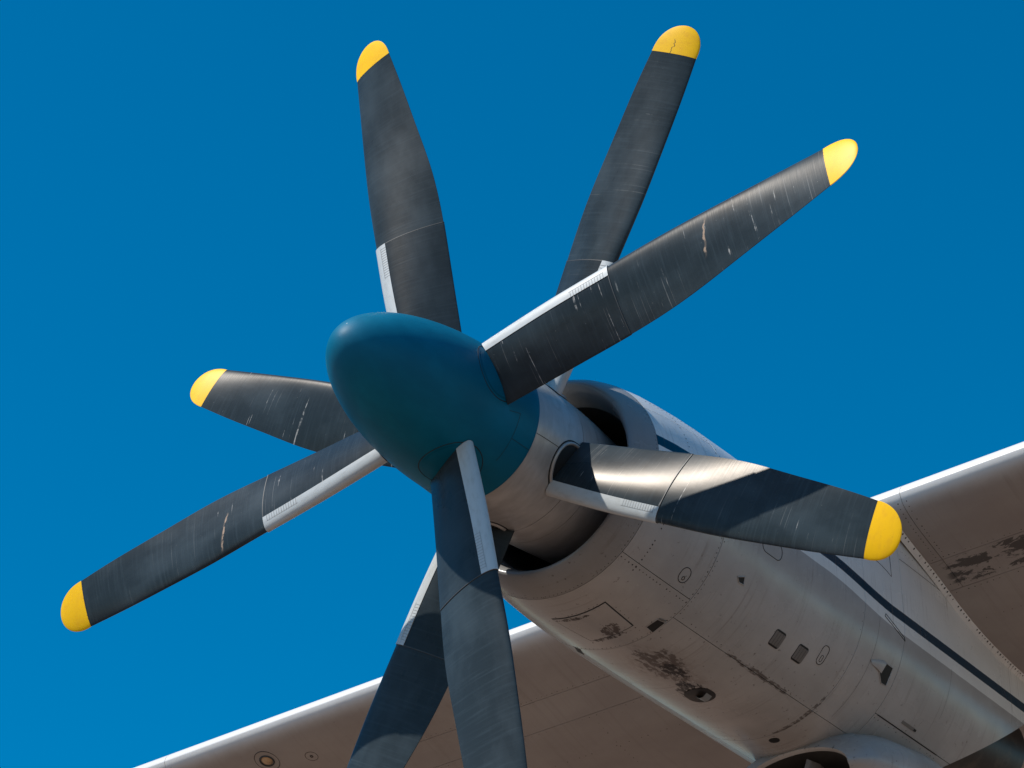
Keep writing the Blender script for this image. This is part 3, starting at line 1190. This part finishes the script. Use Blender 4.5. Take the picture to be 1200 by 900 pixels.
def wing_skin(name, x0, x1, c0, c1, nc, low=True, power=1.0):
    rows = []
    for i in range(nc + 1):
        f_ = (i / nc) ** power
        sp = c0 + (c1 - c0) * f_
        rows.append([wing_pt(x0 + (x1 - x0) * j / 3, sp, low) for j in range(4)])
    mb = MB()
    mb.grid(rows)
    up = Vector((0, 0, 0.012 if low else -0.012))
    for e in (rows[0], rows[-1]) if c0 > 0 else (rows[-1],):
        mb.grid([e, [p + up for p in e]])
    mb.grid([[r[0] for r in rows], [r[0] + up for r in rows]])
    mb.grid([[r[-1] for r in rows], [r[-1] + up for r in rows]])
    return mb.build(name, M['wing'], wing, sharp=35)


def nose_skin(x0, x1):
    """the leading edge wraps from the top over the nose to the first lower seam"""
    pts = []
    for i in range(16, 0, -1):
        pts.append((1.0 * (i / 16) ** 2.2, False))
    for i in range(0, 23):
        pts.append((0.597 * (i / 22) ** 2.2, True))
    rows = [[wing_pt(x0 + (x1 - x0) * j / 8, sp, lo) for j in range(9)] for sp, lo in pts]
    mb = MB()
    mb.grid(rows)
    for j in (0, -1):
        mb.grid([[r[j] for r in rows], [r[j] + (Vector((r[j].x, 4.35, wing_pt(r[j].x, 0.0).z)) - r[j]) * 0.06 for r in rows]])
    mb.grid([rows[-1], [p + Vector((0, 0, 0.012)) for p in rows[-1]]])
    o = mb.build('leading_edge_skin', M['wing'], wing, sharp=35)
    return o


XS = [-15.0, -10.4, -6.05, 0.0, 1.02, 4.6, 9.0]
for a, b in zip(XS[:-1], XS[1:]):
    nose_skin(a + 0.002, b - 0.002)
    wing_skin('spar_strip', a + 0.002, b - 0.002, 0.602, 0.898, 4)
XM = [-15.0, -11.0, -7.4, -4.2, -1.4, 2.6, 5.6, 9.0]
for a, b in zip(XM[:-1], XM[1:]):
    wing_skin('lower_skin', a + 0.002, b - 0.002, 0.903, 2.60, 10)
    wing_skin('lower_skin', a + 0.002, b - 0.002, 2.604, 7.19, 12)
    wing_skin('upper_skin', a + 0.002, b - 0.002, 1.003, 7.19, 14, low=False)
mb = MB()
rows = [[wing_pt(x, sp) + Vector((0, 0, 0.016)) for x in frange(-14.98, 8.98, 30)] for sp in frange(0.3, 7.1, 30)]
mb.grid(rows)
mb.build('inner_frame', M['dark'], wing)


def wing_n(x, sp):
    a = wing_pt(x, sp + 0.01) - wing_pt(x, max(sp - 0.01, 0.0))
    nn = a.cross(Vector((1, 0, 0.04)))
    return nn.normalized() if nn.z < 0 else -nn.normalized()


def wr_line(x0, sp0, x1, sp1, step, r=0.0055, skip=0.15):
    L = math.hypot(x1 - x0, sp1 - sp0)
    N = max(2, int(L / step))
    for i in range(N + 1):
        if random.random() < skip:
            continue
        f_ = i / N
        x, sp = x0 + (x1 - x0) * f_, sp0 + (sp1 - sp0) * f_
        rivet(wing_pt(x, sp), wing_n(x, sp), r * random.uniform(0.7, 1.2))


wr_line(-9, 0.575, -1.0, 0.575, 0.05, 0.0050, 0.15)
wr_line(0.95, 0.575, 5, 0.575, 0.045, 0.0055, 0.15)
for dd in (0.84, 0.87, 0.93):
    wr_line(0.95, dd, 5, dd, 0.05, 0.0052, 0.25)
wr_line(-9, 0.925, -1.0, 0.925, 0.07, 0.0040, 0.35)
for xx in (-6.1, -6.0, 0.985, 1.055):
    wr_line(xx, 0.03, xx, 0.56, 0.035, 0.0055, 0.1)
wr_line(-6.0, 1.3, -1.0, 1.3, 0.06, 0.0038, 0.4)
wr_line(0.95, 1.25, 5, 1.25, 0.07, 0.0042, 0.4)
for xx in (-2.3, -3.3, -5.3, 2.0, 3.1):
    wr_line(xx, 0.95, xx, 2.55, 0.06, 0.0034, 0.35)
for xx in (-1.9, -3.1, -4.3, -7.2, 2.2, 3.4):
    wr_line(xx, 0.12, xx, 0.55, 0.05, 0.0034, 0.4)
build_rivets('wing_rivets', wing)

# rivets and sealing strip where the wing meets the nacelle
jn = []
for i in range(60):
    sp = 0.10 + 2.3 * (i / 59) ** 1.3
    p = wing_pt(0.9, sp)
    jn.append(p)
mb = MB()
A = [Vector((0.868, p.y, p.z - 0.034)) for p in jn]
B = [Vector((0.884, p.y, p.z - 0.020)) for p in jn]
C = [Vector((0.906, p.y, p.z - 0.003)) for p in jn]
D = [Vector((0.912, p.y, p.z + 0.012)) for p in jn]
mb.grid([A, B, C, D])
fs = mb.build('wing_fillet', M['nacelle'], nacelle)
for i in range(58):
    p = wing_pt(0.9, 0.08 + 2.3 * i / 57)
    if random.random() < 0.85:
        rivet(Vector((0.8985, p.y, p.z - 0.011)), (0.6, 0, -0.8), 0.0062 * random.uniform(0.7, 1.3))
build_rivets('fillet_rivets', nacelle)


# round lamp and oval cover on the wing's underside
def wing_disc(x, sp, rx, ry, off, name, mat, ring=None, parent=None):
    mb = MB()
    n = 36
    c = wing_pt(x, sp)
    nn = wing_n(x, sp)
    u = Vector((1, 0, 0.04)).normalized()
    v = nn.cross(u)
    if ring is None:
        rows = [[c + nn * (off + 0.02 * (1 - f_ * f_)) + f_ * (rx * math.cos(2 * PI * k / n) * u + ry * math.sin(2 * PI * k / n) * v) for k in range(n)] for f_ in (0.01, 0.4, 0.75, 1.0)]
        mb.grid(rows, closed=True)
    else:
        mb.tube([c + nn * off + rx * math.cos(2 * PI * k / n) * u + ry * math.sin(2 * PI * k / n) * v for k in range(n)], ring, 6)
    o = mb.build(name, M[mat], parent or wing)
    return o


wing_disc(-5.12, 0.25, 0.050, 0.050, 0.0, 'lamp_lens', 'lens')
wing_disc(-5.12, 0.25, 0.060, 0.060, 0.003, 'lamp_rim', 'joint', 0.007)
wing_disc(-5.12, 0.25, 0.105, 0.115, -0.001, 'lamp_plate_joint', 'rivet', 0.0025)
wing_disc(-4.73, 0.36, 0.055, 0.055, -0.001, 'cover_joint', 'rivet', 0.0025)
wing_disc(-4.73, 0.36, 0.010, 0.012, 0.001, 'cover_screw', 'rivet', 0.004)
